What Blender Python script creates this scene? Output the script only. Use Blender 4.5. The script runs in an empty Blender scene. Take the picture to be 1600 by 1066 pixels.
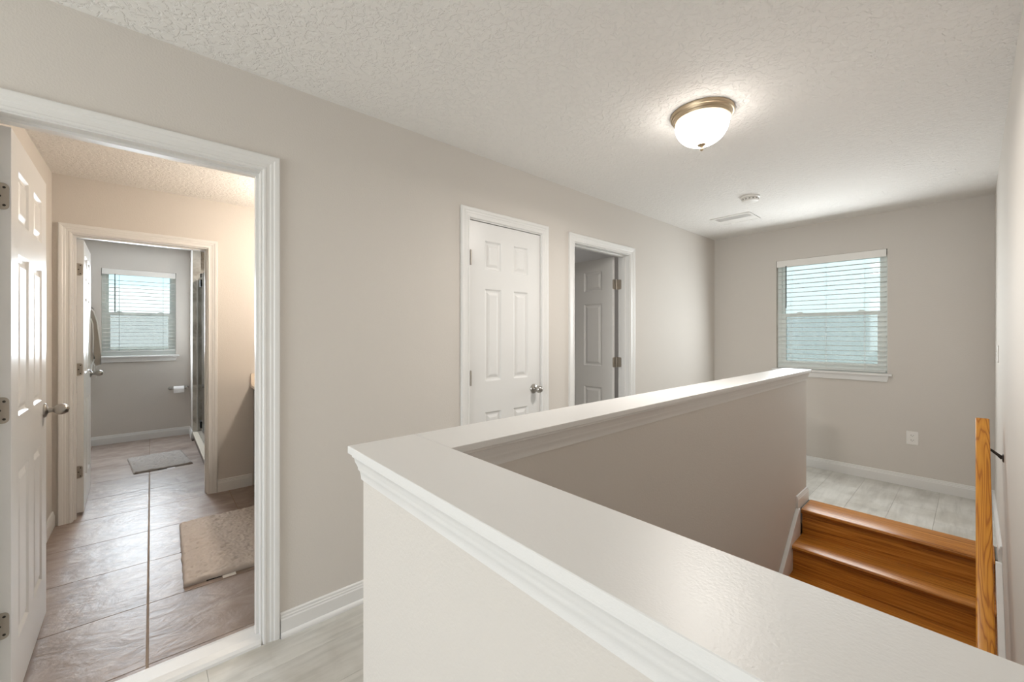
import bpy, bmesh, math, random
from mathutils import Matrix, Vector
random.seed(7)
R = math.radians
SC = bpy.context.scene
COL = SC.collection

# ---------------------------------------------------------------- camera
cd = bpy.data.cameras.new('camera'); cam = bpy.data.objects.new('camera', cd); COL.objects.link(cam)
cd.sensor_width = 36.0; cd.sensor_fit = 'HORIZONTAL'
cd.lens = 637.97 / 1600 * 36.0
cd.shift_y = -10.5 / 1600
cd.clip_start = 0.02; cd.clip_end = 300
cam.location = (0, 0, 1.333)
cam.rotation_euler = (R(90), 0, R(48.5355))
SC.camera = cam

# ---------------------------------------------------------------- world, sun, exposure
W = bpy.data.worlds.new('world'); SC.world = W; W.use_nodes = True
wn = W.node_tree.nodes; wl = W.node_tree.links
sky = wn.new('ShaderNodeTexSky'); sky.sky_type = 'NISHITA'; sky.sun_disc = False
sky.sun_elevation = R(48); sky.sun_rotation = R(116); sky.altitude = 30; sky.air_density = 1.0; sky.dust_density = 0.3
bg = wn['Background']; bg.inputs['Strength'].default_value = 0.09
wl.new(sky.outputs['Color'], bg.inputs['Color'])
sd = bpy.data.lights.new('sun', 'SUN'); sd.energy = 4.2; sd.angle = R(0.6); sd.color = (1, .97, .92)
so = bpy.data.objects.new('sun', sd); COL.objects.link(so)
so.rotation_euler = Vector((0.74, -0.36, 0.85)).to_track_quat('Z', 'Y').to_euler()

def area(name, loc, direction, sx, sy, power, col):
    l = bpy.data.lights.new(name, 'AREA'); l.shape = 'RECTANGLE'; l.size = sx; l.size_y = sy
    l.energy = power; l.color = col
    o = bpy.data.objects.new(name, l); COL.objects.link(o); o.location = loc
    o.rotation_euler = Vector(direction).to_track_quat('-Z', 'Y').to_euler()
    return o
# daylight entering through the windows (hall end, bathroom), then two unseen fill lights
area('daylight_hall', (-0.955, 4.87, 1.50), (0, -1, -0.10), 0.82, 0.95, 10.5, (.93, .985, 1.0))
area('daylight_bath', (-6.84, -0.10, 1.60), (1, 0, -0.05), 0.64, 0.95, 19, (.82, .92, 1.0))
area('fill_behind', (-0.95, -3.28, 1.35), (0, 1, 0.25), 1.7, 2.0, 33, (.90, .96, 1.0))  # added fill from behind the viewer, no window modelled there
area('fill_bedroom', (-4.85, 3.6, 1.5), (1, 0, 0), 1.2, 1.2, 4, (.95, .97, 1.0))  # unseen area light inside the windowless bedroom
vs = SC.view_settings
vs.view_transform = 'Standard'; vs.look = 'None'; vs.gamma = 1.0; vs.exposure = 1.32
try: vs.use_curve_mapping = False
except Exception: pass
SC.cycles.use_denoising = True
SC.cycles.max_bounces = 10; SC.cycles.diffuse_bounces = 7
SC.cycles.sample_clamp_indirect = 6.0
SC.cycles.caustics_reflective = False; SC.cycles.caustics_refractive = False

# ---------------------------------------------------------------- helpers
MW = {}
def world_of(o):
    return MW[o.name] if o and o.name in MW else Matrix.Identity(4)

def tag(o, label=None, cat=None, group=None, kind=None):
    if label: o['label'] = label
    if cat: o['category'] = cat
    if group: o['group'] = group
    if kind: o['kind'] = kind
    return o

def empty(name, loc, label, cat, rz=0.0, group=None, kind=None):
    o = bpy.data.objects.new(name, None); COL.objects.link(o)
    o.location = loc; o.rotation_euler = (0, 0, rz); o.empty_display_size = .1
    MW[o.name] = Matrix.Translation(loc) @ Matrix.Rotation(rz, 4, 'Z')
    return tag(o, label, cat, group, kind)

class MB:
    def __init__(s): s.v = []; s.f = []
    def add(s, vs, fs):
        n = len(s.v); s.v += [tuple(v) for v in vs]; s.f += [tuple(i + n for i in f) for f in fs]; return s
    def box(s, x0, x1, y0, y1, z0, z1):
        if x0 > x1: x0, x1 = x1, x0
        if y0 > y1: y0, y1 = y1, y0
        if z0 > z1: z0, z1 = z1, z0
        return s.add([(x0,y0,z0),(x1,y0,z0),(x1,y1,z0),(x0,y1,z0),(x0,y0,z1),(x1,y0,z1),(x1,y1,z1),(x0,y1,z1)],
                     [(0,3,2,1),(4,5,6,7),(0,1,5,4),(1,2,6,5),(2,3,7,6),(3,0,4,7)])
    def prism(s, pts, axis, a, b):
        """polygon pts extruded along axis from a to b ; pts are the two other coords in order"""
        n = len(pts)
        def P(p, t):
            return (t, p[0], p[1]) if axis == 'x' else (p[0], t, p[1]) if axis == 'y' else (p[0], p[1], t)
        vs = [P(p, a) for p in pts] + [P(p, b) for p in pts]
        return s.add(vs, [tuple(range(n))[::-1], tuple(range(n, 2*n))] + [(i, (i+1) % n, n+(i+1) % n, n+i) for i in range(n)])
    def lathe(s, prof, origin, axis='z', seg=32, sgn=1, squash=1.0, ring=False):
        """prof: (radius, height) list"""
        ox, oy, oz = origin; vs = []; n = len(prof)
        for k in range(seg):
            a = 2*math.pi*k/seg; c, t = math.cos(a), math.sin(a)
            for r, h in prof:
                h *= sgn
                if axis == 'z': vs.append((ox+r*c, oy+r*t, oz+h))
                elif axis == 'y': vs.append((ox+r*c*squash, oy+h, oz+r*t))
                else: vs.append((ox+h, oy+r*c*squash, oz+r*t))
        fs = []
        for k in range(seg):
            k2 = (k+1) % seg
            for i in range(n-1): fs.append((k*n+i, k2*n+i, k2*n+i+1, k*n+i+1))
        if ring: return s.add(vs, fs)
        if prof[0][0] > 1e-5: fs.append(tuple(k*n for k in range(seg))[::-1])
        if prof[-1][0] > 1e-5: fs.append(tuple(k*n+n-1 for k in range(seg)))
        return s.add(vs, fs)
    def tube(s, pts, r, seg=8):
        pts = [Vector(p) for p in pts]; vs = []; n = len(pts); up = Vector((0, 0, 1))
        for i, p in enumerate(pts):
            d = (pts[min(i+1, n-1)] - pts[max(i-1, 0)]).normalized()
            u = d.cross(up)
            if u.length < 1e-3: u = d.cross(Vector((0, 1, 0)))
            u.normalize(); w = d.cross(u).normalized()
            rr = r[i] if isinstance(r, (list, tuple)) else r
            for k in range(seg):
                a = 2*math.pi*k/seg; vs.append(p + u*rr*math.cos(a) + w*rr*math.sin(a))
        fs = [(i*seg+k, i*seg+(k+1) % seg, (i+1)*seg+(k+1) % seg, (i+1)*seg+k) for i in range(n-1) for k in range(seg)]
        fs += [tuple(range(seg))[::-1], tuple((n-1)*seg+k for k in range(seg))]
        return s.add(vs, fs)
    def build(s, name, mat, parent=None, label=None, local=False, bevel=0, seg=1, smooth=False, kind=None):
        me = bpy.data.meshes.new(name)
        vs = s.v
        if parent is not None and not local:
            inv = world_of(parent).inverted(); vs = [inv @ Vector(v) for v in vs]
        me.from_pydata([tuple(v) for v in vs], [], s.f)
        bm = bmesh.new(); bm.from_mesh(me)
        bmesh.ops.remove_doubles(bm, verts=bm.verts, dist=1e-6)
        bmesh.ops.recalc_face_normals(bm, faces=bm.faces)
        if bevel:
            es = [e for e in bm.edges if len(e.link_faces) == 2 and e.calc_face_angle(0) > 0.5]
            bmesh.ops.bevel(bm, geom=es, offset=bevel, segments=seg, affect='EDGES', profile=0.5, clamp_overlap=True)
        bm.to_mesh(me); bm.free()
        if smooth:
            for p in me.polygons: p.use_smooth = True
            try:
                me.set_sharp_from_angle(angle=R(38))
            except Exception: pass
        me.materials.append(mat)
        o = bpy.data.objects.new(name, me); COL.objects.link(o)
        if parent is not None:
            o.parent = parent
            MW[o.name] = world_of(parent).copy()
        if label: o['label'] = label
        if kind: o['kind'] = kind
        return o

def inst(src, name, parent, loc, rz=0.0, scale=(1, 1, 1)):
    o = src.copy(); o.name = name; COL.objects.link(o); o.parent = parent
    o.location = loc; o.rotation_euler = (0, 0, rz); o.scale = scale
    return o

def sweep(mb, path, prof, closed=False):
    """profile (offset to the left of the path, z) swept with mitred corners"""
    n = len(path); P = [Vector((p[0], p[1])) for p in path]; rings = []
    for i in range(n):
        ds = []
        if closed or i > 0: ds.append((P[i] - P[i-1]).normalized())
        if closed or i < n-1: ds.append((P[(i+1) % n] - P[i]).normalized())
        ns = [Vector((-d.y, d.x)) for d in ds]
        if len(ns) == 2:
            m = (ns[0] + ns[1]); m = m / max(1e-6, m.dot(ns[0]))
        else: m = ns[0]
        rings.append([(P[i].x + m.x*o, P[i].y + m.y*o, z) for o, z in prof])
    k = len(prof); vs = [v for r in rings for v in r]; fs = []
    for i in range(n if closed else n-1):
        j = (i+1) % n
        for a in range(k):
            b = (a+1) % k; fs.append((i*k+a, i*k+b, j*k+b, j*k+a))
    if not closed: fs += [tuple(range(k)), tuple((n-1)*k + a for a in range(k))[::-1]]
    return mb.add(vs, fs)

# ---------------------------------------------------------------- materials
def lin(c):
    c = c/255.0
    return c/12.92 if c <= .04045 else ((c+.055)/1.055)**2.4
def rgb(*c): return tuple(lin(x) for x in c) + (1,)

def mat(name, col, rough=.5, metal=0.0, bump=None, spec=.5, coat=0.0):
    m = bpy.data.materials.new(name); m.use_nodes = True; nt = m.node_tree; b = nt.nodes['Principled BSDF']
    b.inputs['Base Color'].default_value = col; b.inputs['Roughness'].default_value = rough; b.inputs['Metallic'].default_value = metal
    b.inputs['Specular IOR Level'].default_value = spec
    if coat: b.inputs['Coat Weight'].default_value = coat; b.inputs['Coat Roughness'].default_value = .15
    if bump:
        scale, strength, dist = bump
        g = nt.nodes.new('ShaderNodeNewGeometry'); nz = nt.nodes.new('ShaderNodeTexNoise'); nz.inputs['Scale'].default_value = scale
        nz.inputs['Detail'].default_value = 3
        bp = nt.nodes.new('ShaderNodeBump'); bp.inputs['Strength'].default_value = strength; bp.inputs['Distance'].default_value = dist
        nt.links.new(g.outputs['Position'], nz.inputs['Vector']); nt.links.new(nz.outputs['Fac'], bp.inputs['Height']); nt.links.new(bp.outputs['Normal'], b.inputs['Normal'])
    return m

def ramp(nt, stops):
    r = nt.nodes.new('ShaderNodeValToRGB')
    while len(r.color_ramp.elements) < len(stops): r.color_ramp.elements.new(.5)
    for e, (p, c) in zip(r.color_ramp.elements, stops): e.position = p; e.color = c
    return r

def grain(name, stretch, stops, rough, scale=1.0, detail=6, distort=0.0, bump=.15, objrand=.0, second=None, dist=.002, warp=0.0, spec=.5, fine=0):
    """noise stretched along one axis: planks, tiles and boards"""
    m = bpy.data.materials.new(name); m.use_nodes = True; nt = m.node_tree; L = nt.links; N = nt.nodes
    b = N['Principled BSDF']; b.inputs['Roughness'].default_value = rough; b.inputs['Specular IOR Level'].default_value = spec
    g = N.new('ShaderNodeNewGeometry'); oi = N.new('ShaderNodeObjectInfo')
    mp = N.new('ShaderNodeMapping'); mp.inputs['Scale'].default_value = stretch
    add = N.new('ShaderNodeVectorMath'); add.operation = 'MULTIPLY_ADD'
    rv = N.new('ShaderNodeCombineXYZ')
    mul = N.new('ShaderNodeMath'); mul.operation = 'MULTIPLY'; mul.inputs[1].default_value = 37.0
    L.new(oi.outputs['Random'], mul.inputs[0])
    for k in range(3): L.new(mul.outputs[0], rv.inputs[k])
    va = N.new('ShaderNodeVectorMath'); va.operation = 'ADD'
    L.new(g.outputs['Position'], mp.inputs['Vector']); L.new(mp.outputs[0], va.inputs[0]); L.new(rv.outputs[0], va.inputs[1])
    nz = N.new('ShaderNodeTexNoise'); nz.inputs['Scale'].default_value = scale; nz.inputs['Detail'].default_value = detail
    nz.inputs['Roughness'].default_value = .6; nz.inputs['Distortion'].default_value = distort
    L.new(va.outputs[0], nz.inputs['Vector'])
    r = ramp(nt, stops); L.new(nz.outputs['Fac'], r.inputs['Fac'])
    out = r.outputs['Color']
    if second:
        sc2, stops2, f = second
        nz2 = N.new('ShaderNodeTexNoise'); nz2.inputs['Scale'].default_value = sc2; nz2.inputs['Detail'].default_value = 4
        L.new(g.outputs['Position'], nz2.inputs['Vector'])
        r2 = ramp(nt, stops2); L.new(nz2.outputs['Fac'], r2.inputs['Fac'])
        mx = N.new('ShaderNodeMix'); mx.data_type = 'RGBA'; mx.blend_type = 'MULTIPLY'; mx.inputs['Factor'].default_value = f
        L.new(out, mx.inputs['A']); L.new(r2.outputs['Color'], mx.inputs['B']); out = mx.outputs['Result']
    if objrand:
        hv = N.new('ShaderNodeHueSaturation'); mr = N.new('ShaderNodeMapRange')
        mr.inputs['To Min'].default_value = 1-objrand; mr.inputs['To Max'].default_value = 1+objrand
        L.new(oi.outputs['Random'], mr.inputs['Value']); L.new(mr.outputs[0], hv.inputs['Value']); L.new(out, hv.inputs['Color']); out = hv.outputs['Color']
    L.new(out, b.inputs['Base Color'])
    bp = N.new('ShaderNodeBump'); bp.inputs['Strength'].default_value = bump; bp.inputs['Distance'].default_value = dist
    L.new(nz.outputs['Fac'], bp.inputs['Height'])
    if fine:
        nf = N.new('ShaderNodeTexNoise'); nf.inputs['Scale'].default_value = fine; nf.inputs['Detail'].default_value = 8; nf.inputs['Distortion'].default_value = 1.2
        mf = N.new('ShaderNodeMapping'); mf.inputs['Scale'].default_value = (1.0, .55, 1.0)
        b2 = N.new('ShaderNodeBump'); b2.inputs['Strength'].default_value = .55; b2.inputs['Distance'].default_value = .004
        L.new(g.outputs['Position'], mf.inputs['Vector']); L.new(mf.outputs[0], nf.inputs['Vector']); L.new(nf.outputs['Fac'], b2.inputs['Height']); L.new(bp.outputs['Normal'], b2.inputs['Normal']); L.new(b2.outputs['Normal'], b.inputs['Normal'])
    else: L.new(bp.outputs['Normal'], b.inputs['Normal'])
    return m

M = {}
M['wall'] = mat('greige_wall_paint', (.612, .576, .536, 1), .75, bump=(140, .22, .004), spec=.25)
M['ceiling'] = None
M['trim'] = mat('white_trim_paint', (.72, .713, .70, 1), .35, spec=.45)
M['door'] = mat('white_door_paint', (.70, .695, .685, 1), .30, bump=(60, .05, .002), spec=.5)
M['cap'] = mat('white_cap_paint', (.70, .69, .675, 1), .36, bump=(260, .16, .002), spec=.3)
M['nickel'] = mat('satin_nickel', (.40, .38, .355, 1), .28, 1.0)
M['hinge'] = mat('brushed_nickel_hinge', (.42, .38, .33, 1), .42, .85)
M['bronze'] = mat('brushed_lamp_metal', (.50, .40, .28, 1), .38, 1.0)
M['dark_metal'] = mat('dark_bracket_metal', (.05, .045, .04, 1), .4, .8)
M['black'] = mat('matte_black', (.012, .012, .012, 1), .75, spec=.2)
M['vinyl'] = mat('white_window_vinyl', (.88, .92, .90, 1), .4)
M['plastic'] = mat('white_plastic', (.78, .76, .73, 1), .4)
M['slot'] = mat('dark_slot', (.03, .03, .03, 1), .6)
M['grout'] = mat('grout', rgb(150, 134, 120), .9)
M['subfloor'] = mat('subfloor', rgb(120, 116, 110), .9)
M['void'] = mat('floor_joint_grey', rgb(160, 158, 152), .8)
M['vanity'] = mat('espresso_cabinet', rgb(38, 30, 26), .35)
M['counter'] = mat('cream_countertop', rgb(226, 214, 198), .25)
M['paper'] = mat('white_paper', (.82, .80, .79, 1), .9)
M['towel'] = mat('dark_towel', (.02, .02, .022, 1), .95, bump=(300, .5, .004))
M['bag'] = mat('beige_bag_fabric', rgb(176, 168, 158), .95, bump=(300, .3, .002))
M['cord'] = mat('white_cord', (.82, .81, .79, 1), .8)
M['wand'] = mat('grey_wand', (.09, .11, .11, 1), .3)
M['chrome'] = mat('white_frame_metal', (.75, .74, .72, 1), .3, .3)
M['black_tag'] = mat('black_tag', (.01, .01, .01, 1), .7)

# knockdown ceiling
m = mat('knockdown_ceiling', (.78, .76, .735, 1), .85, spec=.2); nt = m.node_tree; N = nt.nodes; L = nt.links
g = N.new('ShaderNodeNewGeometry'); n1 = N.new('ShaderNodeTexNoise'); n1.inputs['Scale'].default_value = 42; n1.inputs['Detail'].default_value = 4; n1.inputs['Distortion'].default_value = .6
mr = N.new('ShaderNodeMapRange'); mr.inputs['From Min'].default_value = .42; mr.inputs['From Max'].default_value = .56; mr.interpolation_type = 'SMOOTHSTEP'
bp = N.new('ShaderNodeBump'); bp.inputs['Strength'].default_value = .6; bp.inputs['Distance'].default_value = .004
L.new(g.outputs['Position'], n1.inputs['Vector']); L.new(n1.outputs['Fac'], mr.inputs['Value']); L.new(mr.outputs[0], bp.inputs['Height']); L.new(bp.outputs['Normal'], N['Principled BSDF'].inputs['Normal'])
M['ceiling'] = m

M['plank'] = grain('pale_grey_plank', (14, 1.6, 14), [(.25, rgb(176, 174, 168)), (.5, rgb(196, 194, 188)), (.75, rgb(208, 206, 200))], .42, scale=1.6, detail=6, distort=.4, bump=.08, objrand=.03,
                   second=(4.5, [(.35, rgb(222, 219, 214)), (.6, rgb(255, 255, 255))], .7))
M['tile'] = grain('slate_look_tile', (3.8, 2.2, 4), [(.28, rgb(128, 111, 101)), (.48, rgb(149, 133, 123)), (.62, rgb(162, 147, 138)), (.8, rgb(180, 166, 157))], .37, scale=2.0, detail=13, distort=.7, bump=.7, objrand=.03,
                  second=(9, [(.3, rgb(225, 218, 212)), (.65, rgb(255, 255, 255))], .6), dist=.006, fine=16)
M['oak_x'] = grain('oak_tread', (1.3, 46, 46), [(.30, rgb(112, 64, 18)), (.43, rgb(162, 100, 34)), (.55, rgb(184, 120, 46)), (.72, rgb(206, 146, 72))], .28, scale=1.7, detail=7, distort=.8, bump=.06, objrand=.06)
M['marble'] = grain('beige_shower_tile', (2, 2, 2), [(.36, rgb(168, 160, 148)), (.5, rgb(202, 196, 186)), (.7, rgb(212, 207, 198))], .25, scale=1.3, detail=8, distort=1.8, bump=.02)
M['curb_tile'] = mat('brown_curb_tile', rgb(96, 84, 76), .5)

# handrail: pine/oak with cathedral grain along local y
m = bpy.data.materials.new('oiled_oak_rail'); m.use_nodes = True; nt = m.node_tree; N = nt.nodes; L = nt.links
b = N['Principled BSDF']; b.inputs['Roughness'].default_value = .32
tc = N.new('ShaderNodeTexCoord'); mp = N.new('ShaderNodeMapping'); mp.inputs['Scale'].default_value = (13.0, 1.1, 4.0)
nz = N.new('ShaderNodeTexNoise'); nz.inputs['Scale'].default_value = 1.0; nz.inputs['Detail'].default_value = 2.0; nz.inputs['Distortion'].default_value = .4
ml = N.new('ShaderNodeMath'); ml.operation = 'MULTIPLY'; ml.inputs[1].default_value = 92.0
sn = N.new('ShaderNodeMath'); sn.operation = 'SINE'
r = ramp(nt, [(0.0, rgb(166, 100, 24)), (.18, rgb(196, 130, 40)), (1.0, rgb(208, 144, 50))])
mr = N.new('ShaderNodeMapRange'); mr.inputs['From Min'].default_value = -1
n2 = N.new('ShaderNodeTexNoise'); n2.inputs['Scale'].default_value = 1; mp2 = N.new('ShaderNodeMapping'); mp2.inputs['Scale'].default_value = (300, 8, 300)
mx = N.new('ShaderNodeMix'); mx.data_type = 'RGBA'; mx.blend_type = 'MULTIPLY'; mx.inputs['Factor'].default_value = .35
r2 = ramp(nt, [(.3, rgb(210, 190, 160)), (.6, rgb(255, 255, 255))])
L.new(tc.outputs['Object'], mp.inputs['Vector']); L.new(mp.outputs[0], nz.inputs['Vector']); L.new(nz.outputs['Fac'], ml.inputs[0]); L.new(ml.outputs[0], sn.inputs[0])
L.new(sn.outputs[0], mr.inputs['Value']); L.new(mr.outputs[0], r.inputs['Fac']); L.new(tc.outputs['Object'], mp2.inputs['Vector']); L.new(mp2.outputs[0], n2.inputs['Vector'])
L.new(n2.outputs['Fac'], r2.inputs['Fac']); L.new(r.outputs['Color'], mx.inputs['A']); L.new(r2.outputs['Color'], mx.inputs['B']); L.new(mx.outputs['Result'], b.inputs['Base Color'])
M['rail'] = m

def glass(name, tint, rough=0.0, trans=.88):
    """thin clear pane: tinted see-through with a fresnel reflection"""
    m = bpy.data.materials.new(name); m.use_nodes = True; nt = m.node_tree; N = nt.nodes; L = nt.links
    N.remove(N['Principled BSDF']); out = N['Material Output']
    t = N.new('ShaderNodeBsdfTransparent'); t.inputs['Color'].default_value = tint
    gl = N.new('ShaderNodeBsdfGlossy'); gl.inputs['Roughness'].default_value = .02
    fr = N.new('ShaderNodeFresnel'); fr.inputs['IOR'].default_value = 1.32
    mx = N.new('ShaderNodeMixShader'); L.new(fr.outputs[0], mx.inputs['Fac']); L.new(t.outputs[0], mx.inputs[1]); L.new(gl.outputs[0], mx.inputs[2]); L.new(mx.outputs[0], out.inputs['Surface'])
    return m
M['pane'] = glass('low_e_glass', (.88, .95, .945, 1))
M['shower_glass'] = glass('shower_glass', (.90, .95, .93, 1))

def mixed(name, col, kind, fac):
    m = bpy.data.materials.new(name); m.use_nodes = True; nt = m.node_tree; N = nt.nodes; L = nt.links
    N.remove(N['Principled BSDF']); out = N['Material Output']
    d = N.new('ShaderNodeBsdfDiffuse'); d.inputs['Color'].default_value = col
    t = N.new('ShaderNodeBsdfTranslucent' if kind == 'translucent' else 'ShaderNodeBsdfTransparent')
    if kind == 'translucent': t.inputs['Color'].default_value = col
    mx = N.new('ShaderNodeMixShader'); mx.inputs['Fac'].default_value = fac
    L.new(d.outputs[0], mx.inputs[1]); L.new(t.outputs[0], mx.inputs[2]); L.new(mx.outputs[0], out.inputs['Surface'])
    return m
M['slat'] = mixed('white_slat', (.92, .93, .92, 1), 'translucent', .45)
M['screen'] = mixed('insect_screen', (.10, .13, .15, 1), 'transparent', .74)

def emis(name, col, strength, rough=.3):
    m = mat(name, (.9, .88, .84, 1), rough)
    b = m.node_tree.nodes['Principled BSDF']; b.inputs['Emission Color'].default_value = col; b.inputs['Emission Strength'].default_value = strength
    return m
M['bowl'] = emis('lit_alabaster_glass', (1, .935, .865, 1), 5.5)
M['vanity_bulb'] = emis('lit_vanity_glass', (1, .84, .66, 1), 4.0)

# ---------------------------------------------------------------- measures
XL, XR, YF, CZ = -2.028, .108, 4.98, 2.44
XLb = -2.143                       # bathroom side of the left wall
X2, X2b, X3 = -4.183, -4.298, -6.884
YN = -3.1                          # wall behind the camera
BZ = .015                          # bathroom tile level
DT = 2.035                         # door opening height
HX0, HX1, HY0, HY1, HYE, HZ = -1.057, -.8675, .375, .562, 3.9875, 1.0486

def slab(name, axis, a, b, u0, u1, z0, z1, holes, label, m='wall', extra=None):
    """wall slab with rectangular holes. axis: the axis normal to it; a..b thickness; u the other horizontal axis"""
    us = sorted({u0, u1, *[h[0] for h in holes], *[h[1] for h in holes]}); zs = sorted({z0, z1, *[h[2] for h in holes], *[h[3] for h in holes]})
    us = [u for u in us if u0 <= u <= u1]; zs = [z for z in zs if z0 <= z <= z1]
    mb = MB(); ok = {}
    for i in range(len(us)-1):
        for j in range(len(zs)-1):
            cu, cz = (us[i]+us[i+1])/2, (zs[j]+zs[j+1])/2
            ok[i, j] = not any(h[0] < cu < h[1] and h[2] < cz < h[3] for h in holes)
    def q(pts): mb.add([((p[0], p[1], p[2]) if axis == 'x' else (p[1], p[0], p[2])) for p in pts], [(0, 1, 2, 3)])
    for (i, j), good in ok.items():
        if not good: continue
        A, B, C, D = us[i], us[i+1], zs[j], zs[j+1]
        q([(a, A, C), (a, B, C), (a, B, D), (a, A, D)]); q([(b, A, C), (b, B, C), (b, B, D), (b, A, D)])
        if not ok.get((i-1, j)): q([(a, A, C), (b, A, C), (b, A, D), (a, A, D)])
        if not ok.get((i+1, j)): q([(a, B, C), (b, B, C), (b, B, D), (a, B, D)])
        if not ok.get((i, j-1)): q([(a, A, C), (b, A, C), (b, B, C), (a, B, C)])
        if not ok.get((i, j+1)): q([(a, A, D), (b, A, D), (b, B, D), (a, B, D)])
    o = mb.build(name, M[m])
    return tag(o, label, 'wall', kind='structure')

J = .018
slab('wall_left', 'x', XLb, XL, YN, YF+.12, -.02, CZ,
     [(-.392-J, .353+J, -.03, DT+J), (1.452-J, 2.062+J, -.03, DT+J), (2.431-J, 3.188+J, -.03, DT+J)],
     'long greige hallway wall with three doorways along it')
slab('wall_far', 'y', YF, YF+.12, -5.2, XR+.12, -.3, CZ, [(-1.392, -.518, .955, 2.107)], 'greige end wall of the hall holding the blinded window')
slab('wall_right', 'x', XR, XR+.12, YN-.12, YF, -2.72, CZ, [], 'greige wall running down beside the stairs and handrail')
slab('wall_near', 'y', YN-.12, YN, XLb, XR, -.02, CZ, [(-1.7, -.2, .3, 2.2)], 'greige wall closing the hall behind the viewer')  # opening added to let in the fill light from behind the viewer
slab('wall_bathroom_inner', 'x', X2b, X2, -.51, 2.2, -.02, CZ, [(-.412-J, .344+J, -.03, DT+J)], 'warm lit greige wall inside the bathroom around the inner doorway')
slab('wall_bathroom_left', 'y', -.625, -.51, X2b, XLb, -.02, CZ, [], 'greige bathroom wall behind the open hinged door')
slab('wall_bathroom_right', 'y', 1.25, 1.365, X2, XLb, -.02, CZ, [], 'bathroom wall behind the dark vanity')
slab('wall_toilet_room', 'x', X3-.12, X3, -1.6, 1.42, -.1, CZ, [(-.447, .242, 1.045, 2.125)], 'grey lit wall of the inner bath room with the small window')
slab('wall_toilet_room_left', 'y', -1.6, -1.5, X3, X2b, -.02, CZ, [], 'side wall of the inner bath room behind the inner door')
slab('wall_toilet_room_near', 'x', X2b, X2, -1.6, -.51, -.02, CZ, [], 'near wall of the inner bath room beside the inner doorway')
slab('wall_bedroom_left', 'x', -5.2, -5.08, 2.2, YF, -.02, CZ, [], 'shadowed bedroom wall seen beyond the half open door')
slab('wall_bedroom_near', 'y', 2.2, 2.3, -5.08, XLb, -.02, CZ, [], 'near wall of the bedroom behind the closet')
slab('wall_shower', 'y', 1.3, 1.42, X3, X2b, -.02, CZ, [], 'back wall of the shower stall', m='marble')
slab('wall_shower_stub', 'y', .388, .47, X3, -6.50, -.02, CZ, [], 'short greige wall return beside the shower glass')

o = MB().box(-7.1, XR+.12, YN-.12, YF+.12, CZ, CZ+.06).build('ceiling', M['ceiling']); tag(o, 'off-white knockdown textured ceiling over the hall', 'ceiling', kind='structure')

# ---------------------------------------------------------------- hall floor with planks
fl = empty('floor', (0, 0, 0), 'pale grey wood-look plank floor of the hall and stair landing', 'floor', kind='structure')
SX0, SY0, SY1 = -.90, .53, 3.765
mb = MB(); mb.box(XL-.115, XR, YN, SY0-.02, -.13, -.008); mb.box(XL-.115, -1.0, SY0-.02, YF, -.13, -.008); mb.box(-1.0, XR, SY1, YF, -.13, -.008)
mb.build('subfloor', M['void'], fl)
pw, pl = .2377, 1.22
x0g = -.664 - 6*pw
def hall_clip(x0, x1, y0, y1):
    x0 = max(x0, XL); x1 = min(x1, XR); y0 = max(y0, YN); y1 = min(y1, YF)
    out = []
    if x1-x0 < .004 or y1-y0 < .004: return out
    # remove stair well / half wall footprint
    if x1 <= -.99: return [(x0, x1, y0, y1)]
    if x0 < -.99: out.append((x0, -.99, y0, y1)); x0 = -.99
    if y0 < .42: out.append((x0, x1, y0, min(y1, .42)))
    if y1 > 3.972: out.append((x0, x1, max(y0, 3.972), y1))
    return [c for c in out if c[1]-c[0] > .004 and c[3]-c[2] > .004]
i = 0
while x0g + i*pw < XR:
    a = x0g + i*pw
    y = YN - random.uniform(0, pl)
    if i % 2: y -= .4
    while y < YF:
        for c in hall_clip(a+.0004, a+pw-.0004, y+.0004, y+pl-.0004):
            MB().box(c[0], c[1], c[2], c[3], -.008, 0.0).build('plank', M['plank'], fl, bevel=.0007)
        y += pl
    i += 1
o = MB().box(-5.08, XLb, 2.3, YF, -.13, 0).build('floor_bedroom', M['plank']); tag(o, 'pale plank floor inside the bedroom beyond the ajar door', 'floor', kind='structure')

# ---------------------------------------------------------------- bathroom tiles
bf = empty('floor_bathroom', (-4, 0, 0), 'brown grey slate-look tiled bathroom floor with thin grout lines', 'floor', kind='structure')
mb = MB(); mb.box(X3, XLb+.02, -1.5, 1.3, -.13, BZ-.003)
mb.build('grout_bed', M['grout'], bf)
tp = .495
for a in range(-2, 12):
    for bb in range(-4, 4):
        x1 = -2.18 - a*tp + .0; x0 = x1 - tp
        y0 = -.012 + bb*.505; y1 = y0 + .505
        gx, gy = .0012, .0034
        x0c, x1c, y0c, y1c = max(x0+gx, X3), min(x1-gx, -2.118), max(y0+gy, -1.5), min(y1-gy, 1.3)
        if x1c-x0c < .01 or y1c-y0c < .01: continue
        if x0c > X2-.02 and (y0c > 1.25 or y1c < -.51): continue
        if x0c > X2-.02: y0c, y1c = max(y0c, -.51), min(y1c, 1.25)
        if y1c-y0c < .01: continue
        MB().box(x0c, x1c, y0c, y1c, BZ-.01, BZ).build('tile', M['tile'], bf, bevel=.0015)

# threshold strip between tile and planks
mb = MB(); mb.prism([(-2.150, BZ), (-2.150, .020), (-2.128, .026), (-2.060, .026), (-2.030, .020), (-2.020, .010), (-2.018, .0), (-2.150, .0)], 'y', -.392, .353)
o = mb.build('trim_threshold', M['trim']); tag(o, 'white threshold strip between bathroom tile and hall planks', 'threshold', kind='structure')

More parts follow.
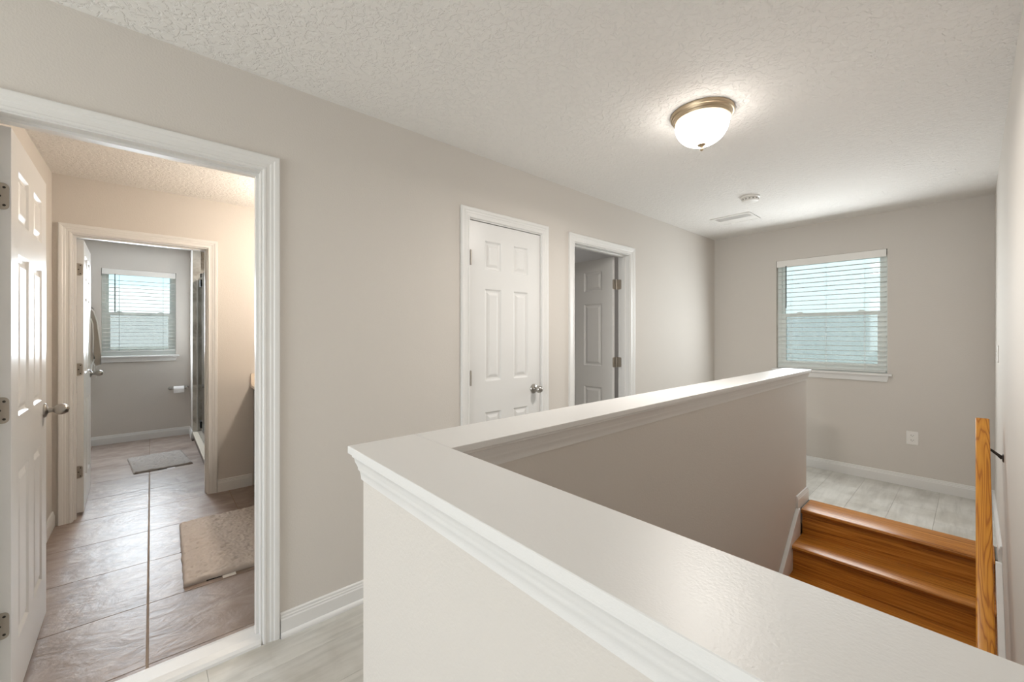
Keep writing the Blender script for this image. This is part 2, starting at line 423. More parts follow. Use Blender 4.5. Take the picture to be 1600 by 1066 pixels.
# ---------------------------------------------------------------- half wall with cap and crown
hw = empty('wall_half', (-.96, .47, 0), 'white capped half wall guarding the open stairwell', 'wall', kind='structure')
bx0, bx1, by0, by1, bye = HX0+.029, HX1-.029, HY0+.029, HY1-.029, HYE-.029
mb = MB(); zt = 1.030
ring = [(bx0, by0), (XR, by0), (XR, by1), (bx1, by1), (bx1, bye), (bx0, bye)]
mb.prism(ring, 'z', -.02, zt); mb.build('wall_body', M['wall'], hw)
MB().box(bx0, bx1, by1, bye, -2.66, -.02).build('stairwell_side_wall', M['wall'], hw)
MB().box(bx0, XR, by0, by1, -2.66, -.02).build('stairwell_near_wall', M['wall'], hw)
MB().box(HX0, XR, HY0, HY1, 1.0295, HZ).build('cap_board', M['cap'], hw, bevel=.0012)
MB().box(HX0, HX1, HY1+.0002, HYE, 1.0295, HZ).build('cap_board', M['cap'], hw, bevel=.0012)
crown = [(0, 1.0295), (.021, 1.0295), (.021, 1.021), (.017, 1.017), (.0155, 1.008), (.012, 1.000), (.010, .994), (.010, .989), (.0065, .984), (.0045, .972), (.004, .964), (0, .964)]
mb = MB(); sweep(mb, [(XR, by0), (bx0, by0), (bx0, bye), (bx1, bye), (bx1, by1), (XR, by1)], crown)
mb.build('crown_moulding', M['cap'], hw, smooth=True)

# ---------------------------------------------------------------- baseboards
BP = [(0, .103), (.005, .103), (.009, .099), (.009, .090), (.0115, .086), (.0115, .079), (.0145, .074), (.0145, .0), (0, .0)]
SHOE = [(.0145, .020), (.019, .019), (.024, .015), (.027, .008), (.027, .0), (.0145, 0)]
def baseboard(name, path, label, zb=0.0, shoe=False):
    o = empty(name, (path[0][0], path[0][1], zb), label, 'baseboard', kind='structure')
    mb = MB(); sweep(mb, path, [(a, z+zb) for a, z in BP]); mb.build('moulding', M['trim'], o)
    if shoe:
        mb = MB(); sweep(mb, path, [(a, z+zb) for a, z in SHOE]); mb.build('shoe_moulding', M['trim'], o)
    return o
# path direction chosen so that the room is to the left of it
baseboard('baseboard_left', [(XL, 1.381), (XL, .426)], 'white baseboard with shoe moulding between bathroom doorway and closet door', shoe=True)
baseboard('baseboard_left', [(XL, 2.360), (XL, 2.133)], 'short white baseboard between the closet door and the ajar door', shoe=True)
baseboard('baseboard_far', [(XR, 3.69), (XR, YF), (XL, YF), (XL, 3.260)], 'white baseboard around the far end of the hall')
baseboard('baseboard_near', [(XL, -.465), (XL, YN), (XR, YN), (XR, by0)], 'white baseboard around the hall behind the viewer')
baseboard('baseboard_half_wall', [(bx0, bye-.2), (bx0, bye), (bx1, bye), (bx1, 3.67)], 'white baseboard wrapping the far end of the half wall')
baseboard('baseboard_half_wall', [(XR, by0), (bx0, by0), (bx0, bye-.2)], 'white baseboard along the hall side of the half wall')
baseboard('baseboard_bathroom', [(X2, .66), (X2, .415)], 'white baseboard on the bathroom wall beside the dark vanity', zb=BZ)
baseboard('baseboard_bathroom', [(X2, -.51), (XLb-.02, -.51)], 'white baseboard behind the open hinged bathroom door', zb=BZ)
baseboard('baseboard_toilet_room', [(-6.50, .45), (-6.50, .388), (X3, .388), (X3, -1.5), (X2b, -1.5)], 'white baseboard under the small inner bath window', zb=BZ)

# ---------------------------------------------------------------- doors
LP = [(.0, .006), (.004, .0105), (.010, .0105), (.013, .008), (.026, .0085), (.030, .011), (.040, .012), (.044, .015), (.054, .0165), (.060, .0165), (.064, .013)]
def casing(parent, xp, sgn, y0, y1, zt, zb):
    r_ = .006
    prof = [(0.0, 0.0)] + LP + [(.064, 0.0)]
    def ring(kind):
        out = []
        for w, t in prof:
            w += r_
            out.append({'lb': (xp+sgn*t, y0-w, zb), 'lt': (xp+sgn*t, y0-w, zt+w), 'rt': (xp+sgn*t, y1+w, zt+w), 'rb': (xp+sgn*t, y1+w, zb)}[kind])
        return out
    k = len(prof)
    for A, B in (('lb', 'lt'), ('lt', 'rt'), ('rt', 'rb')):
        mb = MB(); mb.add(ring(A)+ring(B), [(i, (i+1) % k, k+(i+1) % k, k+i) for i in range(k)] + [tuple(range(k)), tuple(range(k, 2*k))[::-1]])
        mb.build('casing', M['trim'], parent)

def leaf(parent, pivot, ang, w, h, zb, t=.035, hinge_side_label=None):
    """six panel leaf; local x along the width from the pivot, thickness towards local +y"""
    st, mid = .112, .100
    pwid = (w - 2*st - mid)/2
    xs = [0, st, st+pwid, st+pwid+mid, st+2*pwid+mid, w]
    zs = [0, .235-zb, .845-zb, 1.035-zb, 1.622-zb, 1.735-zb, 1.925-zb, h]
    mb = MB(); P = []
    for i in range(5):
        for j in range(7):
            A, B, C, D = xs[i], xs[i+1], zs[j], zs[j+1]
            if i in (1, 3) and j in (1, 3, 5): P.append((A, B, C, D)); continue
            for y in (0, t): mb.add([(A, y, C), (B, y, C), (B, y, D), (A, y, D)], [(0, 1, 2, 3)])
    for i in range(5):
        mb.add([(xs[i], 0, 0), (xs[i+1], 0, 0), (xs[i+1], t, 0), (xs[i], t, 0)], [(0, 1, 2, 3)]); mb.add([(xs[i], 0, h), (xs[i+1], 0, h), (xs[i+1], t, h), (xs[i], t, h)], [(0, 1, 2, 3)])
    for j in range(7):
        for x in (0, w): mb.add([(x, 0, zs[j]), (x, t, zs[j]), (x, t, zs[j+1]), (x, 0, zs[j+1])], [(0, 1, 2, 3)])
    lf = mb.build('door_leaf', M['door'], parent, local=True)
    lf.location = world_of(parent).inverted() @ Vector((pivot[0], pivot[1], zb)); lf.rotation_euler = (0, 0, ang)
    MW[lf.name] = Matrix.Translation((pivot[0], pivot[1], zb)) @ Matrix.Rotation(ang, 4, 'Z')
    steps = [(0, 0), (.004, .0005), (.013, .0085), (.019, .0095), (.024, .0095), (.040, .0025), (.044, .0020)]
    for A, B, C, D in P:
        mb = MB()
        for side in (0, 1):
            rings = []
            for ins, dep in steps:
                y = dep if side == 0 else t-dep
                rings.append([(A+ins, y, C+ins), (B-ins, y, C+ins), (B-ins, y, D-ins), (A+ins, y, D-ins)])
            vs = [v for r_ in rings for v in r_]; fs = []
            for k in range(len(rings)-1):
                for q in range(4): fs.append((k*4+q, k*4+(q+1) % 4, (k+1)*4+(q+1) % 4, (k+1)*4+q))
            fs.append(tuple(len(vs)-4+q for q in range(4)))
            mb.add(vs, fs)
        for q in range(4):   # hidden rim joins both skins
            pts = [(A, C), (B, C), (B, D), (A, D)]; p0, p1 = pts[q], pts[(q+1) % 4]
            mb.add([(p0[0], 0, p0[1]), (p1[0], 0, p1[1]), (p1[0], t, p1[1]), (p0[0], t, p0[1])], [(0, 1, 2, 3)])
        mb.build('panel', M['door'], lf, local=True)
    return lf

def knob_on(parent, lf, w, z, t=.035):
    """egg knob, neck and rosette on both faces of the leaf (part of the door)"""
    prof = [(0, 0), (.0325, 0), (.0325, .003), (.029, .008), (.018, .011), (.0125, .014), (.011, .026), (.013, .030), (.0165, .033), (.0215, .040), (.0245, .049), (.0250, .056), (.0225, .066), (.0165, .074), (.008, .0775), (0, .078)]
    mb = MB(); zl = z - lf.location.z - world_of(parent).translation.z
    for sgn, y in ((-1, 0), (1, t)):
        mb.lathe(prof, (w-.062, y, zl), 'y', 28, sgn)
        mb.lathe([(0, .0775), (.004, .0782), (.004, .0795), (0, .0795)], (w-.062, y, zl), 'y', 12, sgn)
    mb.box(w, w+.0006, .008, .027, zl-.028, zl+.028)
    o = MB(); o.v = mb.v; o.f = mb.f
    k = o.build('door_knob', M['nickel'], lf, local=True, smooth=True)
    k['label'] = 'satin nickel egg-shaped door knob'
    return k

def rounded_plate(mb, axis, pos, th, u0, u1, z0, z1, r=.014, corners=(1, 1, 1, 1)):
    pts = []
    for (cx, cz, a0, on) in ((u1-r, z0+r, -90, corners[0]), (u1-r, z1-r, 0, corners[1]), (u0+r, z1-r, 90, corners[2]), (u0+r, z0+r, 180, corners[3])):
        if on:
            for k in range(5):
                a = R(a0 + 22.5*k); pts.append((cx+r*math.cos(a), cz+r*math.sin(a)))
        else:
            a = R(a0+45); pts.append((cx + r*(1 if math.cos(a) > 0 else -1), cz + r*(1 if math.sin(a) > 0 else -1)))
    mb.prism(pts, axis, pos, pos+th)

def hinge_open(parent, piv, zc, jamb_y, leaf_dir, jamb_dir, leafside=True):
    """butt hinge: knuckle at the pivot, plate on the leaf's hinge edge (plane x) and plate on the jamb (plane y)"""
    x, y = piv; h = .0445
    e = MB()
    e.lathe([(0, -h), (.0055, -h), (.0055, h), (0, h)], (x+.006, y, zc), 'z', 12)
    a, b_ = (y, y+leaf_dir*.031)
    rounded_plate(e, 'x', x-.0005, .0022, min(a, b_), max(a, b_), zc-h, zc+h, corners=(leaf_dir > 0, leaf_dir > 0, leaf_dir < 0, leaf_dir < 0))
    rounded_plate(e, 'y', jamb_y, .0022*jamb_dir, x+.004, x+.034, zc-h, zc+h, corners=(1, 1, 0, 0))
    o = e.build('hinge', M['hinge'], parent, smooth=False)
    o['label'] = 'brushed nickel butt hinge'
    s = MB()
    for dz in (-.03, 0, .03):
        off = .010 if dz == 0 else .020
        s.lathe([(0, 0), (.0042, 0), (.003, .0012), (0, .0012)], (x+.0017, y+leaf_dir*off, zc+dz), 'x', 8)
        s.lathe([(0, 0), (.0042, 0), (.003, .0012), (0, .0012)], (x+.018+(.006 if dz else -.004), jamb_y+.0022*jamb_dir, zc+dz), 'y', 8, jamb_dir)
    s.build('hinge_screws', M['dark_metal'], parent, kind='stuff') if False else s.build('hinge_screw', M['dark_metal'], o, kind='stuff')
    return o

def doorway(name, label, xa, xb, y0, y1, zb, stop_x=None):
    """xa hall side plane (+X face), xb far plane"""
    d = empty(name, (xa, (y0+y1)/2, zb), label, 'door', kind='structure')
    mb = MB(); mb.box(xb, xa, y0-J, y0, zb, DT+J); mb.build('jamb', M['trim'], d)
    mb = MB(); mb.box(xb, xa, y1, y1+J, zb, DT+J); mb.build('jamb', M['trim'], d)
    mb = MB(); mb.box(xb, xa, y0, y1, DT, DT+J); mb.build('head_jamb', M['trim'], d)
    if stop_x is not None:
        mb = MB(); s0, s1 = stop_x
        mb.box(s0, s1, y0, y0+.011, zb, DT); mb.box(s0, s1, y1-.011, y1, zb, DT); mb.box(s0, s1, y0+.011, y1-.011, DT-.011, DT)
        mb.build('door_stop', M['trim'], d)
    casing(d, xa, 1, y0, y1, DT, zb); casing(d, xb, -1, y0, y1, DT, zb)
    return d

# door_1: hall to bathroom, leaf folded back into the bathroom
d1 = doorway('door_1', 'nearest white six panel door, opened fully into the bathroom', XL, XLb, -.392, .353, 0.0, (XLb+.037, XLb+.072))
l1 = leaf(d1, (-2.160, -.3555), R(181.0), .712, 1.998, .036)
knob_on(d1, l1, .712, .985)
for z in (1.797, 1.077, .353): hinge_open(d1, (-2.159, -.3905), z, -.392, 1, 1)
# door_2: closed closet door, hinges on the hall side
d2 = doorway('door_2', 'closed white six panel closet door in the hall', XL, XLb, 1.452, 2.062, 0.0, (XLb+.03, XL-.041))
l2 = leaf(d2, (XL-.004, 1.455), R(90), .604, 2.018, .012)
knob_on(d2, l2, .604, .955)
for z in (1.80, 1.065, .30):
    e = MB(); e.lathe([(0, -.0445), (.0058, -.0445), (.0058, .0445), (0, .0445)], (XL+.0055, 1.4535, z), 'z', 12)
    e.lathe([(0, .0445), (.0035, .0445), (.0035, .048), (0, .049)], (XL+.0055, 1.4535, z), 'z', 12)
    e.box(XL-.001, XL+.004, 1.4525, 1.4545, z-.0445, z+.0445)
    h_ = e.build('hinge', M['hinge'], d2, smooth=True); h_['label'] = 'brushed nickel hinge knuckle'
# door_3: ajar bedroom door hinged on its far jamb
d3 = doorway('door_3', 'white six panel door standing open into a shaded room', XL, XLb, 2.431, 3.188, 0.0, (XLb+.037, XLb+.072))
l3 = leaf(d3, (-2.160, 3.150), R(180), .748, 2.018, .012)
knob_on(d3, l3, .748, .955)
for z in (1.785, 1.080, .30):
    e = MB(); h = .0445; e.lathe([(0, -h), (.0058, -h), (.0058, h), (0, h)], (-2.152, 3.166, z), 'z', 12)
    rounded_plate(e, 'x', -2.1602, .0022, 3.119, 3.166, z-h, z+h, corners=(0, 0, 1, 1)); e.box(-2.156, -2.150, 3.166, 3.188, z-h, z+h)
    rounded_plate(e, 'y', 3.1858, .0022, -2.150, -2.112, z-h, z+h, corners=(1, 1, 0, 0))
    h_ = e.build('hinge', M['hinge'], d3); h_['label'] = 'brushed nickel butt hinge'
# door_4: inner bathroom door
d4 = doorway('door_4', 'inner bathroom six panel door, opened towards the small window', X2, X2b, -.412, .344, BZ, (X2b+.037, X2b+.072))
l4 = leaf(d4, (-4.312, -.370), R(181.6), .715, 1.99, .035)
knob_on(d4, l4, .715, 1.0)
for z in (1.805, 1.077, .330): hinge_open(d4, (-4.311, -.406), z, -.412, 1, 1)

# ---------------------------------------------------------------- windows
def window(name, label, origin, rz, w, zb, zt, depth, mid, sill_over, sill_label):
    """local x along the wall (0..w), local y outwards; origin = lower left corner on the inner wall face"""
    o = empty(name, origin, label, 'window', rz=rz, kind='structure')
    oz = origin[2]; H = zt-zb; m_ = mid-zb
    f = MB(); y0, y1 = depth-.06, depth-.002; fw = .034
    f.box(0, fw, y0, y1, .0, H); f.box(w-fw, w, y0, y1, 0, H); f.box(fw, w-fw, y0, y1, H-fw, H); f.box(fw, w-fw, y0, y1, 0, fw+.01)
    f.build('window_frame', M['vinyl'], o, local=True)
    # upper sash outside, lower sash inside
    for nm, za, zz, ya in (('upper_sash', m_-.018, H-fw, y0+.030), ('lower_sash', fw+.01, m_+.018, y0+.004)):
        s = MB(); sw = .026 if nm == 'upper_sash' else .040
        yb = ya+.022
        s.box(fw, fw+sw, ya, yb, za, zz); s.box(w-fw-sw, w-fw, ya, yb, za, zz); s.box(fw+sw, w-fw-sw, ya, yb, zz-(.036 if nm == 'lower_sash' else .026), zz); s.box(fw+sw, w-fw-sw, ya, yb, za, za+.036)
        so_ = s.build('sash', M['vinyl'], o, local=True)
        p = MB(); p.box(fw+sw, w-fw-sw, ya+.009, ya+.013, za+.03, zz-.02); p.build('pane', M['pane'], so_, local=True)
        if nm == 'lower_sash':
            for u in (.22, .78):
                k = MB(); k.prism([(w*u-.03, zz), (w*u+.03, zz), (w*u+.018, zz+.012), (w*u-.012, zz+.014)], 'y', ya+.002, ya+.02); k.build('sash_lock', M['vinyl'], so_, local=True)
    sc = MB(); sc.box(fw, w-fw, y1-.006, y1-.005, fw, m_); sc.build('insect_screen', M['screen'], o, local=True)
    # stool and apron
    s = MB(); s.box(-sill_over, w+sill_over, -.038, 0, -.022, .0); s.box(0, w, 0, y0, -.022, 0.0)
    s.build('sill', M['trim'], o, local=True, bevel=.003, seg=2)
    a = MB(); q = .022; a.prism([(-sill_over+q+.012, -.075), (w+sill_over-q-.012, -.075), (w+sill_over-q, -.022), (-sill_over+q, -.022)], 'y', -.016, 0.0)
    a.build('apron', M['trim'], o, local=True, bevel=.003, seg=2)
    return o
# the sill board sits in the bottom of the wall opening
window('window_1', 'white framed sash window at the far end of the hall', (-1.392, YF, .977), 0, .874, .977, 2.107, .12, 1.534, .034, '')
window('window_2', 'small white sash window in the inner bath room', (X3, -.447, 1.067), R(90), .689, 1.067, 2.125, .12, 1.585, .032, '')

def blind(label, origin, rz, w, H, side_label, sag=0.0, wand_x=.13, wand_len=.62, slat_tilt=0.0, wide_gap_top=False):
    """local: x along width, y outwards (into the reveal), z up from the origin (bottom rail)"""
    b = empty('window_blind', origin, label, 'blind', rz=rz)
    h = MB(); h.box(0.002, w-.002, -.008, .006, H-.068, H); h.box(0.004, w-.004, .006, .050, H-.045, H-.003)
    h.build('valance', M['plastic'], b, local=True, bevel=.002)
    s = MB(); s.box(.008, w-.008, .006, .056, -.001, .015)
    s.build('bottom_rail', M['slat'], b, local=True, bevel=.003)
    pitch = .0455; n = int((H-.068-.03)/pitch)
    sl = MB(); sw = .0485; pts = []
    for k in range(5):
        u = -1+2*k/4; pts.append((u*sw/2, .0022*(1-u*u)))
    poly = pts + [(p[0], p[1]-.0028) for p in reversed(pts)]
    c_, s_ = math.cos(slat_tilt), math.sin(slat_tilt)
    poly = [(p[0]*c_-p[1]*s_+.031, p[0]*s_+p[1]*c_) for p in poly]
    sl.prism(poly, 'x', .008, w-.008)
    first = sl.build('slat', M['slat'], b, local=True)
    first.location = (0, 0, .028+pitch*.6)
    for k in range(1, n):
        z = .028 + pitch*(k+.6)
        if z > H-.085: break
        inst(first, 'slat', b, (0, 0, z))
    for u in (.22, .82) if w < .8 else (.14, .48, .82):
        for yy in (.0055, .0565):
            l = MB(); l.tube([(w*u, yy, .01), (w*u, yy, H-.06)], .0009, 5); l.build('ladder_cord', M['wand'] if w < .8 else M['cord'], b, local=True)
    wd = MB(); wd.tube([(wand_x, -.012, H-.06), (wand_x, -.013, H-.06-wand_len)], .0052, 8); wd.tube([(wand_x, -.013, H-.06-wand_len), (wand_x, -.013, H-.09-wand_len)], .0052, 8)
    k = wd.build('tilt_wand', M['wand'], b, local=True, smooth=True); k['label'] = 'clear grey tilt wand'
    return b
blind('wide white slatted blind on the hall end window', (-1.388, YF+.0, .985), 0, .866, 2.105-.985, '', wand_x=.088, wand_len=.41)
blind('small white slatted blind on the inner bath window', (X3, -.443, 1.118), R(90), .681, 2.123-1.118, '', wand_x=.115, wand_len=.43)

# ---------------------------------------------------------------- staircase
st = empty('staircase', (-.39, SY1, 0), 'golden oak stairs descending from the pale landing', 'staircase')
RISE, RUN = .19, .241
tx0, tx1 = bx1+.026, XR-.026
NOSE0 = 3.712
mb = MB(); mb.prism([(3.972, 0.004), (3.972, -.03), (NOSE0+.002, -.030), (NOSE0-.004, -.024), (NOSE0-.008, -.013), (NOSE0-.004, -.001), (NOSE0+.006, .004)], 'x', tx0, tx1)
mb.build('tread', M['oak_x'], st, smooth=True)
for k in range(13):
    z = -RISE*(k+1); yn = NOSE0-RUN*(k+1)
    rz_ = MB(); rz_.box(tx0, tx1, yn+RUN+.022, yn+RUN+.040, z, z+RISE-.030+(0.0)); rz_.build('riser', M['oak_x'], st)
    if k < 12:
        t_ = MB(); a, bk = yn, yn+RUN+.022
        t_.prism([(bk, z), (bk, z-.030), (a+.002, z-.030), (a-.004, z-.024), (a-.008, z-.014), (a-.004, z-.004), (a+.006, z)], 'x', tx0, tx1)
        t_.build('tread', M['oak_x'], st, smooth=True)
yl = NOSE0-RUN*13
for xa, xb in ((bx1, tx0), (tx1, XR)):
    s = MB(); s.prism([(3.69, .012), (3.69, -.35), (yl, -2.64), (yl, -2.46), (3.66, .012)], 'x', xa+.0004, xb-.0004)
    s.build('skirt_board', M['trim'], st, bevel=.002)
o = MB().box(bx1, XR, -1.0, SY1+.2, -2.72, -2.645).build('floor_lower', M['plank']); tag(o, 'floor at the foot of the stairs', 'floor', kind='structure')
o = MB().box(bx1, XR, SY1+.06, SY1+.16, -2.66, -.13).build('wall_stairwell_end', M['wall']); tag(o, 'wall behind the stair risers', 'wall', kind='structure')

# ---------------------------------------------------------------- handrail
slope = RISE/RUN; ang = math.atan(slope)
ytop = 3.60; ztop = slope*(ytop-3.71)+.935
hr = empty('handrail', (.05, ytop, ztop), 'golden wooden handrail descending along the stair wall', 'handrail')
rl = MB(); hwid, ht, ln = .027, .044, 3.9
prof = []
for (cx, cz, a0) in ((hwid-.007, -.007, 0), (-hwid+.007, -.007, 90), (-hwid+.007, -ht+.007, 180), (hwid-.007, -ht+.007, 270)):
    for k in range(4): a = R(a0+30*k); prof.append((cx+.007*math.cos(a), cz+.007*math.sin(a)))
rl.prism(prof, 'y', -ln, 0)
ro = rl.build('rail', M['rail'], hr, local=True, smooth=True)
ro.rotation_euler = (ang, 0, 0); ro.location = (-.018, 0, 0)
for yb in (3.50, 2.2, .95):
    zr = slope*(yb-3.71)+.935-.044/math.cos(ang)
    e = MB()
    e.tube([(.034, yb, zr-.004), (.044, yb, zr-.012), (.066, yb, zr-.026), (.088, yb, zr-.046), (.103, yb, zr-.060)], [.0065, .0065, .0065, .0075, .011], 10)
    e.lathe([(0, 0), (.024, 0), (.022, -.004), (.014, -.007), (0, -.007)], (XR, yb, zr-.060), 'x', 20)
    e.box(.020, .044, yb-.03, yb+.03, zr-.007, zr+.0)
    k = e.build('bracket', M['dark_metal'], hr, smooth=True); k['label'] = 'dark metal wall bracket'

# ---------------------------------------------------------------- ceiling light
LX, LY = -.905, 2.07
cl = empty('ceiling_light', (LX, LY, CZ), 'lit dome ceiling light with brushed metal ring and finial', 'lamp')
mb = MB(); mb.lathe([(0, 0), (.147, 0), (.147, -.010), (.144, -.016), (.139, -.018), (.137, -.026), (.133, -.029), (.131, -.040), (.125, -.043), (.0, -.043)], (LX, LY, CZ), 'z', 56)
k = mb.build('base_ring', M['bronze'], cl, smooth=True); k['label'] = 'brushed bronze stepped ring'
mb = MB(); pr = [(.122, -.0435)]
for k in range(1, 15):
    a = R(90*k/14); pr.append((.126*math.cos(a)**.85 if k < 14 else .004, -.045-.112*math.sin(a)))
mb.lathe(pr, (LX, LY, CZ), 'z', 48)
k = mb.build('glass_shade', M['bowl'], cl, smooth=True); k['label'] = 'glowing white glass bowl'
mb = MB(); mb.lathe([(0, -.153), (.020, -.153), (.021, -.157), (.013, -.163), (.006, -.166), (.005, -.171), (.008, -.175), (.0085, -.180), (.005, -.186), (0, -.188)], (LX, LY, CZ), 'z', 24)
mb.build('finial', M['bronze'], cl, smooth=True)

def lamp_glow(x, y):
    l = bpy.data.lights.new('lamp_glow', 'AREA'); l.shape = 'DISK'; l.size = .24; l.energy = 8; l.color = (1, .95, .89)
    o_ = bpy.data.objects.new('lamp_glow', l); COL.objects.link(o_); o_.location = (x, y, CZ-.20)
lamp_glow(LX, LY)
cl_fill = empty('ceiling_light', (LX, -1.5, CZ), 'matching dome ceiling light added behind the viewer as fill', 'lamp')  # unseen copy of the hall lamp, added to brighten the near end
for c_ in list(cl.children):
    c2 = c_.copy(); COL.objects.link(c2); c2.parent = cl_fill

# ---------------------------------------------------------------- smoke detector, vent
sdx, sdy = -1.195, 3.62
sm = empty('smoke_detector', (sdx, sdy, CZ), 'round white smoke detector on the hall ceiling', 'smoke detector')
mb = MB(); mb.lathe([(0, 0), (.070, 0), (.070, -.010), (.066, -.013), (0, -.013)], (sdx, sdy, CZ), 'z', 36); mb.build('base', M['plastic'], sm, smooth=True)
mb = MB(); mb.lathe([(0, -.013), (.056, -.013), (.058, -.022), (.060, -.030), (.055, -.037), (.035, -.041), (0, -.042)], (sdx, sdy, CZ), 'z', 36); mb.build('cover', M['plastic'], sm, smooth=True)
for k in range(14):
    a = 2*math.pi*k/14; mb = MB(); cx, cy = sdx+.0585*math.cos(a), sdy+.0585*math.sin(a)
    mb.box(-.006, .006, -.0025, .0015, -.028, -.018); v = MB(); v.f = mb.f
    v.v = [(cx - math.sin(a)*p[0] + math.cos(a)*p[1], cy + math.cos(a)*p[0] + math.sin(a)*p[1], CZ+p[2]) for p in mb.v]
    v.build('vent_slot', M['void'], sm)
vt = empty('ceiling_vent', (-1.515, 4.19, CZ), 'flush white air register on the ceiling near the corner', 'vent')
vx0, vx1, vy0, vy1 = -1.69, -1.34, 4.04, 4.34
mb = MB(); t = .024; zb_ = CZ-.007
mb.box(vx0, vx1, vy0, vy0+t, zb_, CZ); mb.box(vx0, vx1, vy1-t, vy1, zb_, CZ); mb.box(vx0, vx0+t, vy0+t, vy1-t, zb_, CZ); mb.box(vx1-t, vx1, vy0+t, vy1-t, zb_, CZ)
mb.build('frame', M['plastic'], vt, bevel=.002)
MB().box(vx0+t, vx1-t, vy0+t, vy1-t, CZ-.001, CZ).build('duct_back', M['plastic'], vt)
for k in range(9):
    y = vy0+t+.012+k*.0285; mb = MB(); d_ = .011 if k < 4 else -.011 if k > 4 else 0.012
    mb.prism([(y-d_*1.33, CZ-.0055), (y-d_*1.33+.0015, CZ-.0060), (y+d_*1.2+.0015, CZ-.0030), (y+d_*1.2, CZ-.0025)], 'x', vx0+t, vx1-t); mb.build('louver', M['plastic'], vt)

# ---------------------------------------------------------------- outlet and switch
oc = (-.357, YF, .428)
ou = empty('wall_outlet', oc, 'white duplex wall outlet low on the end wall under the window', 'outlet')
MB().box(oc[0]-.038, oc[0]+.038, YF-.006, YF, oc[2]-.058, oc[2]+.058).build('cover_plate', M['plastic'], ou, bevel=.003, seg=2)
for s in (-1, 1):
    r_ = MB(); r_.box(oc[0]-.017, oc[0]+.017, YF-.0085, YF-.004, oc[2]+s*.0205-.014, oc[2]+s*.0205+.014)
    so_ = r_.build('receptacle', M['plastic'], ou, bevel=.004, seg=2)
    for dx, hh in ((-.007, .0045), (.007, .0035)):
        MB().box(oc[0]+dx-.0013, oc[0]+dx+.0013, YF-.0092, YF-.0084, oc[2]+s*.0205-hh+.003, oc[2]+s*.0205+hh+.003).build('slot', M['slot'], so_)
    mb = MB(); mb.lathe([(0, -.0092), (.0025, -.0092), (.0025, -.0084), (0, -.0084)], (oc[0], YF, oc[2]+s*.0205-.007), 'y', 10); mb.build('ground_hole', M['slot'], so_)
sy_, sz_ = 4.25, 1.20
sw = empty('light_switch', (XR, sy_, sz_), 'white light switch on the stair wall above the landing', 'light switch')
MB().box(XR-.006, XR, sy_-.036, sy_+.036, sz_-.058, sz_+.058).build('cover_plate', M['plastic'], sw, bevel=.003, seg=2)
mb = MB(); mb.prism([(XR-.005, sz_-.014), (XR-.005, sz_+.014), (XR-.013, sz_+.012), (XR-.009, sz_-.014)], 'y', sy_-.006, sy_+.006); mb.build('toggle', M['plastic'], sw)

# ---------------------------------------------------------------- vanity
vf, vb = .672, 1.25
va = empty('vanity_cabinet', (-3.2, vf, BZ), 'dark espresso bathroom vanity under a cream countertop', 'cabinet')
MB().box(X2+.001, -2.2, vf+.02, vb-.012, BZ+.09, .865).build('cabinet_body', M['vanity'], va)
MB().box(X2+.001, -2.2, vf+.075, vb-.012, BZ, BZ+.09).build('toe_kick', M['black'], va)
n = 4; cw = (-2.2-X2-.02)/n
for k in range(n):
    a = X2+.011+k*cw+.003; b_ = a+cw-.006
    for nm, z0, z1 in (('door', .125, .660), ('drawer', .672, .845)):
        mb = MB(); fr_ = .05 if nm == 'door' else .03
        mb.box(a, b_, vf+.006, vf+.02, z0, z1)
        mb.box(a, a+fr_, vf, vf+.006, z0, z1); mb.box(b_-fr_, b_, vf, vf+.006, z0, z1); mb.box(a+fr_, b_-fr_, vf, vf+.006, z0, z0+fr_); mb.box(a+fr_, b_-fr_, vf, vf+.006, z1-fr_, z1)
        dd = mb.build(nm, M['vanity'], va)
        kx = (a+b_)/2 if nm == 'drawer' else (b_-.025 if k % 2 == 0 else a+.025); kz = (z0+z1)/2 if nm == 'drawer' else z1-.06
        q = MB(); q.lathe([(0, 0), (.006, 0), (.005, -.012), (.013, -.020), (.013, -.026), (0, -.029)], (kx, vf, kz), 'y', 16); q.build('knob', M['nickel'], dd, smooth=True)
ct = empty('countertop', (-3.2, .9, .866), 'cream bathroom countertop with raised side splash', 'countertop')
mb = MB(); mb.prism([(.655, .866), (.648, .874), (.648, .893), (.655, .900), (vb, .900), (vb, .866)], 'x', X2+.001, -2.19)
mb.build('counter_slab', M['counter'], ct)
mb = MB(); mb.prism([(.650, .900), (.650, .985), (.656, .993), (vb-.02, .993), (vb-.02, .900)], 'x', X2+.001, X2+.021); mb.build('side_splash', M['counter'], ct)
MB().box(X2+.001, -2.19, vb-.02, vb, .900, .993).build('back_splash', M['counter'], ct, bevel=.003)
mi = empty('wall_mirror', (-3.2, vb, 1.03), 'frameless bathroom mirror above the vanity', 'mirror')
M['mirror'] = mat('mirror_silver', (.85, .86, .86, 1), .02, 1.0)
MB().box(-4.05, -2.35, vb-.006, vb, 1.03, 1.88).build('mirror_glass', M['mirror'], mi, bevel=.002)
vl = empty('vanity_light', (-3.2, vb, 2.03), 'warm vanity light bar above the bathroom mirror', 'lamp')
MB().box(-3.6, -2.8, vb-.03, vb, 2.02, 2.09).build('light_bar', M['nickel'], vl, bevel=.003)
for x in (-3.5, -3.2, -2.9):
    mb = MB(); mb.lathe([(.022, 0), (.030, -.02), (.042, -.07), (.048, -.105), (.0, -.105)], (x, vb-.095, 2.09), 'z', 24); mb.build('glass_shade', M['vanity_bulb'], vl, smooth=True)
    mb = MB(); mb.tube([(x, vb-.02, 2.06), (x, vb-.06, 2.10), (x, vb-.095, 2.10), (x, vb-.095, 2.085)], .007, 8); mb.build('arm', M['nickel'], vl, smooth=True)
